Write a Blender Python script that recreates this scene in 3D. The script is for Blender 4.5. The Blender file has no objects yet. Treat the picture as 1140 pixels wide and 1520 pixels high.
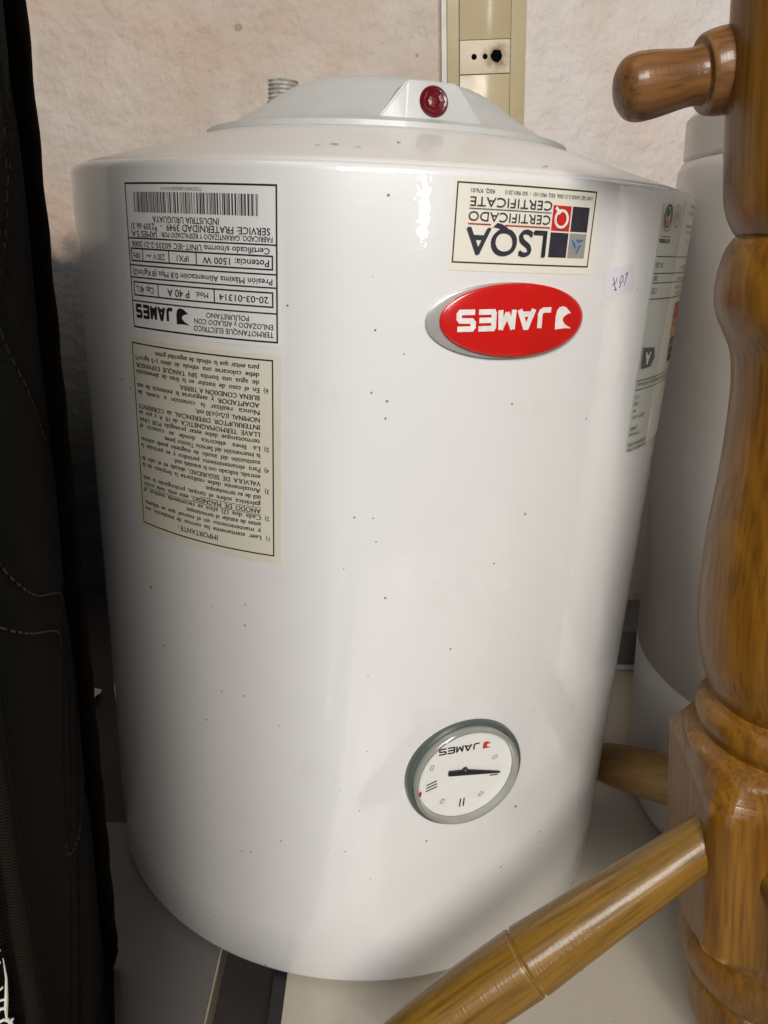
import bpy, bmesh, math, random
from math import sin, cos, pi, radians, sqrt, exp, atan2
from mathutils import Vector, Matrix
from mathutils.geometry import tessellate_polygon

S = bpy.context.scene
COL = S.collection
random.seed(7)

# ------------------------------------------------------------------ camera
cd = bpy.data.cameras.new("camera")
cam = bpy.data.objects.new("camera", cd)
COL.objects.link(cam)
cr = Vector((0.99894503, -0.00112383, 0.0459082))
cu = Vector((-0.04280901, 0.33901361, 0.93980698))
cf = Vector((0.01661969, 0.9407808, -0.33860785))
M = Matrix((cr, cu, -cf)).transposed().to_4x4()
M.translation = Vector((0.0, -0.56943397, 0.46469633))
cam.matrix_world = M
cd.sensor_fit = 'VERTICAL'
cd.sensor_height = 24.0
cd.lens = 24.0 * 1142.2 / 1520.0
cd.clip_start = 0.01
cd.clip_end = 50
S.camera = cam

# ------------------------------------------------------------------ world, lamps, exposure
w = bpy.data.worlds.new("World")
S.world = w
w.use_nodes = True
bg = w.node_tree.nodes["Background"]
bg.inputs[0].default_value = (0.92, 0.95, 1.0, 1)
bg.inputs[1].default_value = 0.022


def area(name, az, dist, z, sx, sy, power, color, target=(0.0, 0.0, 0.3)):
    """a window, doorway or added fill lamp on the room side, az degrees right of the line of sight"""
    l = bpy.data.lights.new(name, 'AREA')
    l.shape = 'RECTANGLE'
    l.size, l.size_y = sx, sy
    l.energy = power
    l.color = color
    o = bpy.data.objects.new(name, l)
    a = radians(az)
    o.location = (dist * sin(a), -dist * cos(a), z)
    d = Vector(target) - Vector(o.location)
    o.rotation_euler = d.to_track_quat('-Z', 'Y').to_euler()
    COL.objects.link(o)
    return o


def leafy(o, scale, lo, edge=0.22):
    """uneven output as of daylight through greenery, fading towards the lamp edges"""
    l = o.data
    l.use_nodes = True
    nt = l.node_tree
    em = nt.nodes['Emission']
    ge = nt.nodes.new('ShaderNodeNewGeometry')
    no = nt.nodes.new('ShaderNodeTexNoise')
    no.inputs['Scale'].default_value = scale
    no.inputs['Detail'].default_value = 3.0
    nt.links.new(ge.outputs['Position'], no.inputs['Vector'])
    mr = nt.nodes.new('ShaderNodeMapRange')
    mr.inputs[1].default_value, mr.inputs[2].default_value = 0.35, 0.65
    mr.inputs[3].default_value, mr.inputs[4].default_value = lo, 1.0
    nt.links.new(no.outputs[0], mr.inputs[0])
    sp = nt.nodes.new('ShaderNodeSeparateXYZ')
    nt.links.new(ge.outputs['Parametric'], sp.inputs[0])
    val = mr.outputs[0]
    for i in (0, 1):
        for flip in (0, 1):
            src = sp.outputs[i]
            m = nt.nodes.new('ShaderNodeMapRange')
            m.interpolation_type = 'SMOOTHSTEP'
            m.inputs[1].default_value, m.inputs[2].default_value = (1.0, 1.0 - edge) if flip else (0.0, edge)
            nt.links.new(src, m.inputs[0])
            mu = nt.nodes.new('ShaderNodeMath')
            mu.operation = 'MULTIPLY'
            nt.links.new(val, mu.inputs[0])
            nt.links.new(m.outputs[0], mu.inputs[1])
            val = mu.outputs[0]
    nt.links.new(val, em.inputs['Strength'])


leafy(area("doorway_light", 5, 2.2, 1.68, 0.64, 1.15, 112, (1.0, 0.94, 0.865)), 5.0, 0.45, 0.3)
leafy(area("front_fill_light", -9, 2.2, 1.45, 0.8, 1.0, 62, (0.95, 0.97, 1.0), (0, 0, 0.4)), 5.0, 0.5, 0.3)  # added fill lamp: lifts the shadows and the left of the heater
area("top_fill_light", -50, 1.25, 2.45, 0.9, 0.7, 3, (0.90, 0.95, 1.0), (0, 0, 0.4))  # added weak lamp from above, lifts the upper left of the heater
leafy(area("narrow_window_light", 12.5, 3.2, 0.86, 0.19, 0.66, 15.0, (1.0, 0.98, 0.95)), 14.0, 0.0)
S.view_settings.view_transform = 'Standard'
S.view_settings.look = 'None'
S.view_settings.exposure = 0.0
S.view_settings.gamma = 1.0


# ------------------------------------------------------------------ material helpers
def new_mat(name):
    m = bpy.data.materials.new(name)
    m.use_nodes = True
    nt = m.node_tree
    return m, nt, nt.nodes["Principled BSDF"]


def nd(nt, kind, **kw):
    n = nt.nodes.new(kind)
    for k, v in kw.items():
        if k.startswith('i_'):
            key = k[2:]
            n.inputs[int(key) if key.isdigit() else key].default_value = v
        else:
            setattr(n, k, v)
    return n


def lk(nt, a, b):
    nt.links.new(a, b)


def ramp(nt, stops):
    r = nd(nt, 'ShaderNodeValToRGB')
    e = r.color_ramp.elements
    while len(e) < len(stops):
        e.new(0.5)
    for el, (p, c) in zip(e, stops):
        el.position = p
        el.color = (c, c, c, 1) if isinstance(c, (int, float)) else (*c, 1)
    return r


def mixc(nt, fac, a, b):
    n = nd(nt, 'ShaderNodeMix', data_type='RGBA')
    for sock, v in ((n.inputs[0], fac), (n.inputs[6], a), (n.inputs[7], b)):
        if hasattr(v, 'is_linked') or hasattr(v, 'links'):
            lk(nt, v, sock)
        elif isinstance(v, (int, float)):
            sock.default_value = v
        else:
            sock.default_value = (*v, 1)
    return n.outputs[2]


def math_n(nt, op, a, b=0.0, c=0.0):
    n = nd(nt, 'ShaderNodeMath', operation=op)
    for i, v in enumerate((a, b, c)):
        if hasattr(v, 'links'):
            lk(nt, v, n.inputs[i])
        else:
            n.inputs[i].default_value = v
    return n.outputs[0]


def bump(nt, bs, height, strength, dist, normal=None):
    b = nd(nt, 'ShaderNodeBump')
    b.inputs['Strength'].default_value = strength
    b.inputs['Distance'].default_value = dist
    lk(nt, height, b.inputs['Height'])
    if normal is not None:
        lk(nt, normal, b.inputs['Normal'])
    lk(nt, b.outputs[0], bs.inputs['Normal'])
    return b.outputs[0]


def simple(name, col, rough=0.5, metal=0.0, coat=0.0, noise=0.08, nscale=60, spec=0.5):
    m, nt, bs = new_mat(name)
    tc = nd(nt, 'ShaderNodeTexCoord')
    n = nd(nt, 'ShaderNodeTexNoise', i_Scale=nscale, i_Detail=5.0)
    lk(nt, tc.outputs['Object'], n.inputs['Vector'])
    dark = tuple(c * (1 - noise) for c in col)
    light = tuple(min(1, c * (1 + noise)) for c in col)
    r = ramp(nt, [(0.3, dark), (0.7, light)])
    lk(nt, n.outputs[0], r.inputs[0])
    lk(nt, r.outputs[0], bs.inputs['Base Color'])
    bs.inputs['Roughness'].default_value = rough
    bs.inputs['Metallic'].default_value = metal
    bs.inputs['Coat Weight'].default_value = coat
    bs.inputs['Coat Roughness'].default_value = 0.06
    bs.inputs['Specular IOR Level'].default_value = spec
    bump(nt, bs, n.outputs[0], 0.08, 0.001)
    return m


def enamel(name, col, rough=0.3, coat=0.5, speck=True, peel=0.05):
    m, nt, bs = new_mat(name)
    tc = nd(nt, 'ShaderNodeTexCoord')
    P = tc.outputs['Object']
    n1 = nd(nt, 'ShaderNodeTexNoise', i_Scale=9.0, i_Detail=4.0)
    lk(nt, P, n1.inputs['Vector'])
    base = mixc(nt, n1.outputs[0], tuple(c * 0.97 for c in col), tuple(min(c * 1.02, 1) for c in col))
    if speck:
        v = nd(nt, 'ShaderNodeTexVoronoi', i_Scale=70.0)
        lk(nt, P, v.inputs['Vector'])
        sep = nd(nt, 'ShaderNodeSeparateColor')
        lk(nt, v.outputs['Color'], sep.inputs[0])
        p = math_n(nt, 'POWER', sep.outputs[0], 9.0)
        big = nd(nt, 'ShaderNodeTexNoise', i_Scale=14.0, i_Detail=2.0)
        lk(nt, P, big.inputs['Vector'])
        cl = math_n(nt, 'MULTIPLY', p, math_n(nt, 'SMOOTH_MIN', math_n(nt, 'MULTIPLY', big.outputs[0], 0.14), 0.2, 0.02))
        hit = math_n(nt, 'LESS_THAN', v.outputs['Distance'], cl)
        v2 = nd(nt, 'ShaderNodeTexVoronoi', i_Scale=170.0)
        lk(nt, P, v2.inputs['Vector'])
        sep2 = nd(nt, 'ShaderNodeSeparateColor')
        lk(nt, v2.outputs['Color'], sep2.inputs[0])
        hit2 = math_n(nt, 'LESS_THAN', v2.outputs['Distance'],
                      math_n(nt, 'MULTIPLY', math_n(nt, 'POWER', sep2.outputs[1], 12.0), 0.13))
        both = math_n(nt, 'MULTIPLY', math_n(nt, 'MAXIMUM', hit, hit2), 0.85)
        base = mixc(nt, both, base, (0.17, 0.10, 0.07))
        # faint brownish handling dirt
        n3 = nd(nt, 'ShaderNodeTexNoise', i_Scale=22.0, i_Detail=7.0, i_Roughness=0.65)
        lk(nt, P, n3.inputs['Vector'])
        r3 = ramp(nt, [(0.58, 0.0), (0.8, 0.22)])
        lk(nt, n3.outputs[0], r3.inputs[0])
        base = mixc(nt, r3.outputs[0], base, (0.55, 0.47, 0.38))
    lk(nt, base, bs.inputs['Base Color'])
    bs.inputs['Roughness'].default_value = rough
    bs.inputs['Coat Weight'].default_value = coat
    bs.inputs['Coat Roughness'].default_value = 0.035
    bs.inputs['Coat IOR'].default_value = 1.65
    n2 = nd(nt, 'ShaderNodeTexNoise', i_Scale=230.0, i_Detail=1.5)
    lk(nt, P, n2.inputs['Vector'])
    n4 = nd(nt, 'ShaderNodeTexNoise', i_Scale=16.0, i_Detail=2.0)
    lk(nt, P, n4.inputs['Vector'])
    h = math_n(nt, 'ADD', n2.outputs[0], math_n(nt, 'MULTIPLY', n4.outputs[0], 2.2))
    bo = bump(nt, bs, h, peel, 0.002)
    lk(nt, bo, bs.inputs['Coat Normal'])
    return m


def paper(name, col, stain, rough=0.33):
    m, nt, bs = new_mat(name)
    tc = nd(nt, 'ShaderNodeTexCoord')
    n = nd(nt, 'ShaderNodeTexNoise', i_Scale=18.0, i_Detail=7.0, i_Roughness=0.6)
    lk(nt, tc.outputs['Object'], n.inputs['Vector'])
    r = ramp(nt, [(0.35, 0.0), (0.75, 0.8)])
    lk(nt, n.outputs[0], r.inputs[0])
    lk(nt, mixc(nt, r.outputs[0], col, stain), bs.inputs['Base Color'])
    bs.inputs['Roughness'].default_value = rough
    bs.inputs['Coat Weight'].default_value = 0.35
    bs.inputs['Coat Roughness'].default_value = 0.1
    bump(nt, bs, n.outputs[0], 0.06, 0.002)
    return m


def ink(name, col, rough=0.4):
    return simple(name, col, rough, noise=0.12, nscale=300)


def wood(name, lo, mid, hi, grain=1.0, rough=0.42, coat=0.3):
    m, nt, bs = new_mat(name)
    at = nd(nt, 'ShaderNodeAttribute', attribute_name='gp')
    mp = nd(nt, 'ShaderNodeMapping')
    mp.inputs['Scale'].default_value = (130 * grain, 130 * grain, 7)
    lk(nt, at.outputs['Vector'], mp.inputs['Vector'])
    n1 = nd(nt, 'ShaderNodeTexNoise', i_Scale=1.0, i_Detail=6.0, i_Roughness=0.62, i_Distortion=0.6)
    lk(nt, mp.outputs[0], n1.inputs['Vector'])
    mp2 = nd(nt, 'ShaderNodeMapping')
    mp2.inputs['Scale'].default_value = (520, 520, 22)
    lk(nt, at.outputs['Vector'], mp2.inputs['Vector'])
    n2 = nd(nt, 'ShaderNodeTexNoise', i_Scale=1.0, i_Detail=3.0)
    lk(nt, mp2.outputs[0], n2.inputs['Vector'])
    r1 = ramp(nt, [(0.28, lo), (0.48, mid), (0.72, hi)])
    lk(nt, n1.outputs[0], r1.inputs[0])
    r2 = ramp(nt, [(0.36, 0.55), (0.54, 1.0)])
    lk(nt, n2.outputs[0], r2.inputs[0])
    mul = nd(nt, 'ShaderNodeMix', data_type='RGBA', blend_type='MULTIPLY')
    mul.inputs[0].default_value = 0.8
    lk(nt, r1.outputs[0], mul.inputs[6])
    lk(nt, r2.outputs[0], mul.inputs[7])
    # big soft blotches in the stain
    n3 = nd(nt, 'ShaderNodeTexNoise', i_Scale=26.0, i_Detail=3.0)
    lk(nt, at.outputs['Vector'], n3.inputs['Vector'])
    r3 = ramp(nt, [(0.4, 0.0), (0.7, 0.3)])
    lk(nt, n3.outputs[0], r3.inputs[0])
    c = mixc(nt, r3.outputs[0], mul.outputs[2], lo)
    # growth rings of a trunk whose heart lies outside the piece: they show as stripes where the turning cuts across them
    mpr = nd(nt, 'ShaderNodeMapping')
    mpr.inputs['Location'].default_value = (0.105, 0.06, 0.0)
    mpr.inputs['Rotation'].default_value = (0.05, 0.07, 0.0)
    lk(nt, at.outputs['Vector'], mpr.inputs['Vector'])
    wv = nd(nt, 'ShaderNodeTexWave', wave_type='RINGS', rings_direction='Z', i_Scale=52.0, i_Distortion=1.6, i_Detail=2.0)
    wv.inputs['Detail Scale'].default_value = 0.6
    lk(nt, mpr.outputs[0], wv.inputs['Vector'])
    rw = ramp(nt, [(0.55, 0.0), (0.95, 0.18)])
    lk(nt, wv.outputs[1], rw.inputs[0])
    c = mixc(nt, rw.outputs[0], c, tuple(min(1, q * 1.45) for q in hi))
    # worn pale edges and tool marks
    ge = nd(nt, 'ShaderNodeNewGeometry')
    rp = ramp(nt, [(0.525, 0.0), (0.57, 0.9)])
    lk(nt, ge.outputs['Pointiness'], rp.inputs[0])
    n5 = nd(nt, 'ShaderNodeTexNoise', i_Scale=180.0, i_Detail=4.0)
    lk(nt, at.outputs['Vector'], n5.inputs['Vector'])
    wr = math_n(nt, 'MULTIPLY', rp.outputs[0], n5.outputs[0])
    c = mixc(nt, wr, c, (0.62, 0.42, 0.2))
    lk(nt, c, bs.inputs['Base Color'])
    bs.inputs['Roughness'].default_value = rough
    bs.inputs['Coat Weight'].default_value = coat
    bs.inputs['Coat Roughness'].default_value = 0.07
    bs.inputs['Specular IOR Level'].default_value = 0.3
    bs.inputs['Coat Tint'].default_value = (1.0, 0.93, 0.78, 1)
    # turning marks run round the piece
    mp4 = nd(nt, 'ShaderNodeMapping')
    mp4.inputs['Scale'].default_value = (40, 40, 900)
    lk(nt, at.outputs['Vector'], mp4.inputs['Vector'])
    n4 = nd(nt, 'ShaderNodeTexNoise', i_Scale=1.0, i_Detail=3.0)
    lk(nt, mp4.outputs[0], n4.inputs['Vector'])
    h = math_n(nt, 'ADD', math_n(nt, 'MULTIPLY', n4.outputs[0], 0.6), n1.outputs[0])
    bo = bump(nt, bs, h, 0.22, 0.0012)
    lk(nt, bo, bs.inputs['Coat Normal'])
    return m


def plaster(name, base, wash, pink, dado=None):
    m, nt, bs = new_mat(name)
    ge = nd(nt, 'ShaderNodeNewGeometry')
    P = ge.outputs['Position']
    mp = nd(nt, 'ShaderNodeMapping')
    mp.inputs['Scale'].default_value = (1.0, 1.0, 0.45)
    lk(nt, P, mp.inputs['Vector'])
    n1 = nd(nt, 'ShaderNodeTexNoise', i_Scale=11.0, i_Detail=6.0, i_Roughness=0.62)
    lk(nt, mp.outputs[0], n1.inputs['Vector'])
    r1 = ramp(nt, [(0.36, 0.0), (0.66, 1.0)])
    lk(nt, n1.outputs[0], r1.inputs[0])
    c = mixc(nt, r1.outputs[0], base, wash)
    n2 = nd(nt, 'ShaderNodeTexNoise', i_Scale=6.0, i_Detail=4.0)
    mp2 = nd(nt, 'ShaderNodeMapping')
    mp2.inputs['Location'].default_value = (3.1, 1.7, 0.4)
    lk(nt, P, mp2.inputs['Vector'])
    lk(nt, mp2.outputs[0], n2.inputs['Vector'])
    r2 = ramp(nt, [(0.45, 0.0), (0.68, 0.8)])
    lk(nt, n2.outputs[0], r2.inputs[0])
    c = mixc(nt, r2.outputs[0], c, pink)
    # small chips through the paint
    v = nd(nt, 'ShaderNodeTexVoronoi', i_Scale=30.0, i_Randomness=1.0)
    lk(nt, P, v.inputs['Vector'])
    sep = nd(nt, 'ShaderNodeSeparateColor')
    lk(nt, v.outputs['Color'], sep.inputs[0])
    nn = nd(nt, 'ShaderNodeTexNoise', i_Scale=120.0, i_Detail=3.0)
    lk(nt, P, nn.inputs['Vector'])
    dd = math_n(nt, 'ADD', v.outputs['Distance'], math_n(nt, 'MULTIPLY', nn.outputs[0], 0.16))
    chip = math_n(nt, 'LESS_THAN', dd, math_n(nt, 'ADD', 0.055, math_n(nt, 'MULTIPLY', math_n(nt, 'POWER', sep.outputs[0], 4.0), 0.15)))
    c = mixc(nt, math_n(nt, 'MULTIPLY', chip, 0.7), c, (0.30, 0.22, 0.15))
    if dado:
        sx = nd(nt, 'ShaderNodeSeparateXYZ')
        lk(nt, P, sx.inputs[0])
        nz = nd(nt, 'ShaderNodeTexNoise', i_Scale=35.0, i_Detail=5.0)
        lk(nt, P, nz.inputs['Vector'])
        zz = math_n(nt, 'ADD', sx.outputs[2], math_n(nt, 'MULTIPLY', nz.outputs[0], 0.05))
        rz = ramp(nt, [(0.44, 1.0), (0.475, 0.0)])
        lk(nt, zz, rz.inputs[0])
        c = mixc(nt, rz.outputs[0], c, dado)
    lk(nt, c, bs.inputs['Base Color'])
    bs.inputs['Roughness'].default_value = 0.72
    n3 = nd(nt, 'ShaderNodeTexNoise', i_Scale=34.0, i_Detail=4.0, i_Roughness=0.5)
    lk(nt, P, n3.inputs['Vector'])
    mp3 = nd(nt, 'ShaderNodeMapping')
    mp3.inputs['Scale'].default_value = (170.0, 170.0, 75.0)
    mp3.inputs['Rotation'].default_value = (0, radians(12), 0)
    lk(nt, P, mp3.inputs['Vector'])
    n6 = nd(nt, 'ShaderNodeTexNoise', i_Scale=1.0, i_Detail=3.0)
    lk(nt, mp3.outputs[0], n6.inputs['Vector'])
    h = math_n(nt, 'ADD', n3.outputs[0], math_n(nt, 'MULTIPLY', n6.outputs[0], 0.22))
    h = math_n(nt, 'SUBTRACT', h, math_n(nt, 'MULTIPLY', chip, 0.35))
    bump(nt, bs, h, 0.8, 0.009)
    return m


def fabric(name, col, rib=False):
    m, nt, bs = new_mat(name)
    tc = nd(nt, 'ShaderNodeTexCoord')
    P = tc.outputs['Object']
    n = nd(nt, 'ShaderNodeTexNoise', i_Scale=40.0, i_Detail=6.0)
    lk(nt, P, n.inputs['Vector'])
    lk(nt, mixc(nt, n.outputs[0], tuple(c * 0.6 for c in col), tuple(c * 1.4 for c in col)), bs.inputs['Base Color'])
    bs.inputs['Roughness'].default_value = 0.8
    bs.inputs['Sheen Weight'].default_value = 0.0
    bs.inputs['Sheen Roughness'].default_value = 0.4
    bs.inputs['Specular IOR Level'].default_value = 0.04
    wz = nd(nt, 'ShaderNodeTexWave', wave_type='BANDS', bands_direction='Z', i_Scale=330.0 if rib else 260.0)
    lk(nt, P, wz.inputs['Vector'])
    wy = nd(nt, 'ShaderNodeTexWave', wave_type='BANDS', bands_direction='Y', i_Scale=260.0)
    lk(nt, P, wy.inputs['Vector'])
    h = math_n(nt, 'ADD', wz.outputs[1], math_n(nt, 'MULTIPLY', wy.outputs[1], 0.2 if rib else 0.8))
    bump(nt, bs, h, 0.5, 0.0008)
    return m


MAT = {}
MAT['enamel'] = enamel('white_enamel', (0.80, 0.79, 0.775), rough=0.30, coat=0.9)
MAT['enamel_shoulder'] = enamel('white_enamel_shoulder', (0.78, 0.75, 0.71), rough=0.38, coat=0.3)
MAT['enamel_far'] = enamel('white_enamel_second', (0.78, 0.755, 0.73), rough=0.4, coat=0.25, speck=False)
MAT['cover'] = simple('grey_white_plastic', (0.53, 0.535, 0.51), 0.42, coat=0.1, noise=0.04)
MAT['seam'] = simple('dark_seam', (0.16, 0.15, 0.14), 0.6)
MAT['black'] = simple('black_plastic', (0.012, 0.012, 0.013), 0.45)
MAT['paper_white'] = paper('label_white', (0.80, 0.81, 0.81), (0.76, 0.76, 0.73))
MAT['film'] = paper('label_film', (0.79, 0.78, 0.75), (0.77, 0.75, 0.69))
MAT['paper_yellow'] = paper('label_yellowed', (0.76, 0.73, 0.63), (0.70, 0.66, 0.51))
MAT['paper_cream'] = paper('label_cream', (0.82, 0.79, 0.69), (0.78, 0.73, 0.60))
MAT['paper_green'] = paper('label_grey_green', (0.60, 0.63, 0.56), (0.56, 0.57, 0.49))
MAT['paper_lilac'] = paper('tag_lilac', (0.76, 0.735, 0.79), (0.75, 0.71, 0.73), 0.6)
MAT['ink_black'] = ink('ink_black', (0.018, 0.017, 0.018))
MAT['ink_grey'] = ink('ink_charcoal', (0.035, 0.033, 0.045))
MAT['ink_thin'] = ink('ink_faded', (0.16, 0.15, 0.12))
MAT['ink_red'] = ink('ink_red', (0.55, 0.025, 0.02))
MAT['ink_blue'] = ink('ink_blue', (0.06, 0.17, 0.36))
MAT['ink_silver'] = ink('ink_silver', (0.30, 0.29, 0.28))
MAT['ink_green'] = ink('ink_green', (0.03, 0.12, 0.03))
MAT['ink_dkgreen'] = ink('ink_dark_green', (0.045, 0.055, 0.045))
MAT['ink_orange'] = ink('ink_orange', (0.60, 0.20, 0.04))
MAT['ink_yellow'] = ink('ink_yellow', (0.65, 0.42, 0.05))
MAT['ink_white'] = ink('ink_white', (0.82, 0.78, 0.74))
MAT['pen'] = ink('pen_blue', (0.025, 0.02, 0.12))
MAT['badge_red'] = simple('badge_red', (0.60, 0.012, 0.010), 0.25, coat=0.6, noise=0.04)
MAT['badge_silver'] = simple('badge_silver', (0.42, 0.40, 0.38), 0.32, metal=0.25, coat=0.3, noise=0.05)
MAT['bezel'] = simple('bezel_grey_green', (0.085, 0.105, 0.09), 0.3, coat=0.4)
MAT['dial'] = simple('dial_white', (0.80, 0.79, 0.75), 0.45, noise=0.02)
MAT['lensring'] = simple('clear_plastic_rim', (0.30, 0.30, 0.27), 0.12, coat=1.0, noise=0.1)
MAT['metal_thread'] = simple('dull_zinc', (0.52, 0.50, 0.45), 0.45, metal=0.45, noise=0.35, nscale=160)
MAT['brass'] = simple('dull_brass', (0.30, 0.23, 0.12), 0.45, metal=0.7, noise=0.35, nscale=160)
MAT['wood'] = wood('amber_varnished_wood', (0.135, 0.051, 0.0032), (0.192, 0.080, 0.0052), (0.25, 0.114, 0.0095))
MAT['wood_rung'] = wood('honey_varnished_wood', (0.160, 0.077, 0.0075), (0.205, 0.103, 0.011), (0.25, 0.138, 0.020), grain=0.7, rough=0.42)
MAT['wood_dark'] = wood('brown_varnished_wood', (0.125, 0.053, 0.016), (0.18, 0.079, 0.024), (0.225, 0.105, 0.036), grain=0.6)
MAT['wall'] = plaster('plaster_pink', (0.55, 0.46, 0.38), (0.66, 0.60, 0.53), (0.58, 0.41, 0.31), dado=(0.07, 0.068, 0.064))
MAT['wall_white'] = plaster('plaster_whitewash', (0.66, 0.58, 0.52), (0.76, 0.71, 0.67), (0.68, 0.53, 0.45))
MAT['fabric'] = fabric('dark_quilt', (0.0034, 0.0029, 0.0026))
MAT['tape'] = fabric('edge_tape', (0.0115, 0.0085, 0.0060), rib=True)
MAT['thread'] = simple('grey_thread', (0.035, 0.030, 0.027), 0.8)
MAT['embroidery'] = simple('white_embroidery', (0.62, 0.58, 0.50), 0.8)
MAT['cream_board'] = enamel('cream_board', (0.47, 0.42, 0.335), rough=0.42, coat=0.2)
MAT['grey_board'] = simple('grey_board', (0.15, 0.14, 0.135), 0.45, coat=0.2, noise=0.08, nscale=10)  # base colour darkened to carry the shade of the gap by the mattress
MAT['edge_band'] = simple('edge_band', (0.42, 0.36, 0.28), 0.6)
MAT['dark_floor'] = simple('dark_floor', (0.045, 0.038, 0.034), 0.6, noise=0.2, nscale=14)
MAT['box_beige'] = paper('beige_plastic', (0.52, 0.42, 0.24), (0.44, 0.34, 0.18), 0.5)
MAT['box_side'] = paper('beige_plastic_side', (0.55, 0.45, 0.27), (0.47, 0.37, 0.2), 0.5)
MAT['white_paint'] = simple('white_paint', (0.72, 0.68, 0.62), 0.6)
MAT['hole'] = simple('black_hole', (0.004, 0.004, 0.004), 0.9, spec=0.0)
MAT['card'] = simple('grey_card', (0.13, 0.125, 0.13), 0.6)
MAT['scrap'] = simple('white_paper', (0.6, 0.6, 0.6), 0.8)


def glass_mat():
    m, nt, bs = new_mat('clear_lens')
    out = nt.nodes['Material Output']
    tr = nd(nt, 'ShaderNodeBsdfTransparent')
    gl = nd(nt, 'ShaderNodeBsdfGlossy')
    gl.inputs['Roughness'].default_value = 0.03
    fr = nd(nt, 'ShaderNodeLayerWeight')
    fr.inputs['Blend'].default_value = 0.12
    mx = nd(nt, 'ShaderNodeMixShader')
    lk(nt, fr.outputs[0], mx.inputs[0])
    lk(nt, tr.outputs[0], mx.inputs[1])
    lk(nt, gl.outputs[0], mx.inputs[2])
    lk(nt, mx.outputs[0], out.inputs['Surface'])
    return m


def ruby_mat():
    m, nt, bs = new_mat('ruby_lens')
    bs.inputs['Base Color'].default_value = (0.12, 0.003, 0.008, 1)
    bs.inputs['Roughness'].default_value = 0.3
    bs.inputs['Coat Weight'].default_value = 0.35
    tc = nd(nt, 'ShaderNodeTexCoord')
    v = nd(nt, 'ShaderNodeTexVoronoi', i_Scale=420.0)
    lk(nt, tc.outputs['Object'], v.inputs['Vector'])
    bump(nt, bs, v.outputs['Distance'], 0.12, 0.001)
    return m


MAT['glass'] = glass_mat()
MAT['ruby'] = ruby_mat()


def outlet_mat():
    m, nt, bs = new_mat('scorched_cream_plastic')
    ge = nd(nt, 'ShaderNodeNewGeometry')
    n = nd(nt, 'ShaderNodeTexNoise', i_Scale=180.0, i_Detail=5.0)
    lk(nt, ge.outputs['Position'], n.inputs['Vector'])
    vs = nd(nt, 'ShaderNodeVectorMath', operation='DISTANCE')
    lk(nt, ge.outputs['Position'], vs.inputs[0])
    vs.inputs[1].default_value = (0.1127, 0.369, 0.6497)
    d = math_n(nt, 'ADD', vs.outputs['Value'], math_n(nt, 'MULTIPLY', math_n(nt, 'SUBTRACT', n.outputs[0], 0.5), 0.016))
    r = ramp(nt, [(0.005, 0.95), (0.0095, 0.4), (0.017, 0.0)])
    lk(nt, d, r.inputs[0])
    c = mixc(nt, n.outputs[0], (0.66, 0.55, 0.38), (0.72, 0.62, 0.45))
    lk(nt, mixc(nt, r.outputs[0], c, (0.20, 0.10, 0.03)), bs.inputs['Base Color'])
    bs.inputs['Roughness'].default_value = 0.5
    return m


MAT['outlet'] = outlet_mat()


# ------------------------------------------------------------------ object helpers
def world_origin(o):
    p = Vector((0, 0, 0))
    while o is not None:
        p += Vector(o.location)
        o = o.parent
    return p


def link_mesh(name, verts, faces, mat, parent=None, loc=None, smooth=True, angle=35, attr=None):
    """one mesh object from world-space vertices; its origin is loc, or its thing's origin"""
    base = world_origin(parent) if parent else Vector(loc or (0, 0, 0))
    me = bpy.data.meshes.new(name)
    me.from_pydata([tuple(Vector(v) - base) for v in verts], [], faces)
    me.validate()
    if attr is not None and len(attr) == len(me.vertices):
        a = me.attributes.new('gp', 'FLOAT_VECTOR', 'POINT')
        a.data.foreach_set('vector', [c for p in attr for c in p])
    me.materials.append(MAT[mat])
    if smooth:
        me.polygons.foreach_set('use_smooth', [True] * len(me.polygons))
        me.set_sharp_from_angle(angle=radians(angle))
    me.update()
    o = bpy.data.objects.new(name, me)
    COL.objects.link(o)
    if parent:
        o.parent = parent
    else:
        o.location = base
    return o


def thing(name, label, cat, loc, group=None):
    o = bpy.data.objects.new(name, None)
    o.empty_display_size = 0.05
    COL.objects.link(o)
    o.location = loc
    o['label'] = label
    o['category'] = cat
    if group:
        o['group'] = group
    return o


def lathe(profile, mat=None, seg=128, cap0=True, cap1=True, sq=None, th0=0.0, chamfer=1.22):
    """revolve [(r, z)] round z; sq gives squareness per ring; returns verts, faces, local coords"""
    V, F = [], []
    n = len(profile)
    for i, (r, z) in enumerate(profile):
        s = sq[i] if sq else 0.0
        for k in range(seg):
            a = 2 * pi * k / seg
            rr = r
            if s > 0:
                c, d = abs(cos(a)), abs(sin(a))
                q = r / max(c, d, (c + d) / sqrt(2) / chamfer)
                rr = r * (1 - s) + q * s
            V.append(Vector((rr * cos(a + th0), rr * sin(a + th0), z)))
    for i in range(n - 1):
        for k in range(seg):
            k2 = (k + 1) % seg
            F.append((i * seg + k, i * seg + k2, (i + 1) * seg + k2, (i + 1) * seg + k))
    if cap0:
        F.append(tuple(reversed(range(seg))))
    if cap1:
        F.append(tuple((n - 1) * seg + k for k in range(seg)))
    L = [v.copy() for v in V]
    if mat is not None:
        V = [mat @ v for v in V]
    return V, F, L


def frame(origin, axis, ref=(0, 0, 1)):
    z = Vector(axis).normalized()
    x = Vector(ref).cross(z)
    if x.length < 1e-4:
        x = Vector((1, 0, 0))
    x.normalize()
    y = z.cross(x)
    m = Matrix((x, y, z)).transposed().to_4x4()
    m.translation = Vector(origin)
    return m


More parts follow.
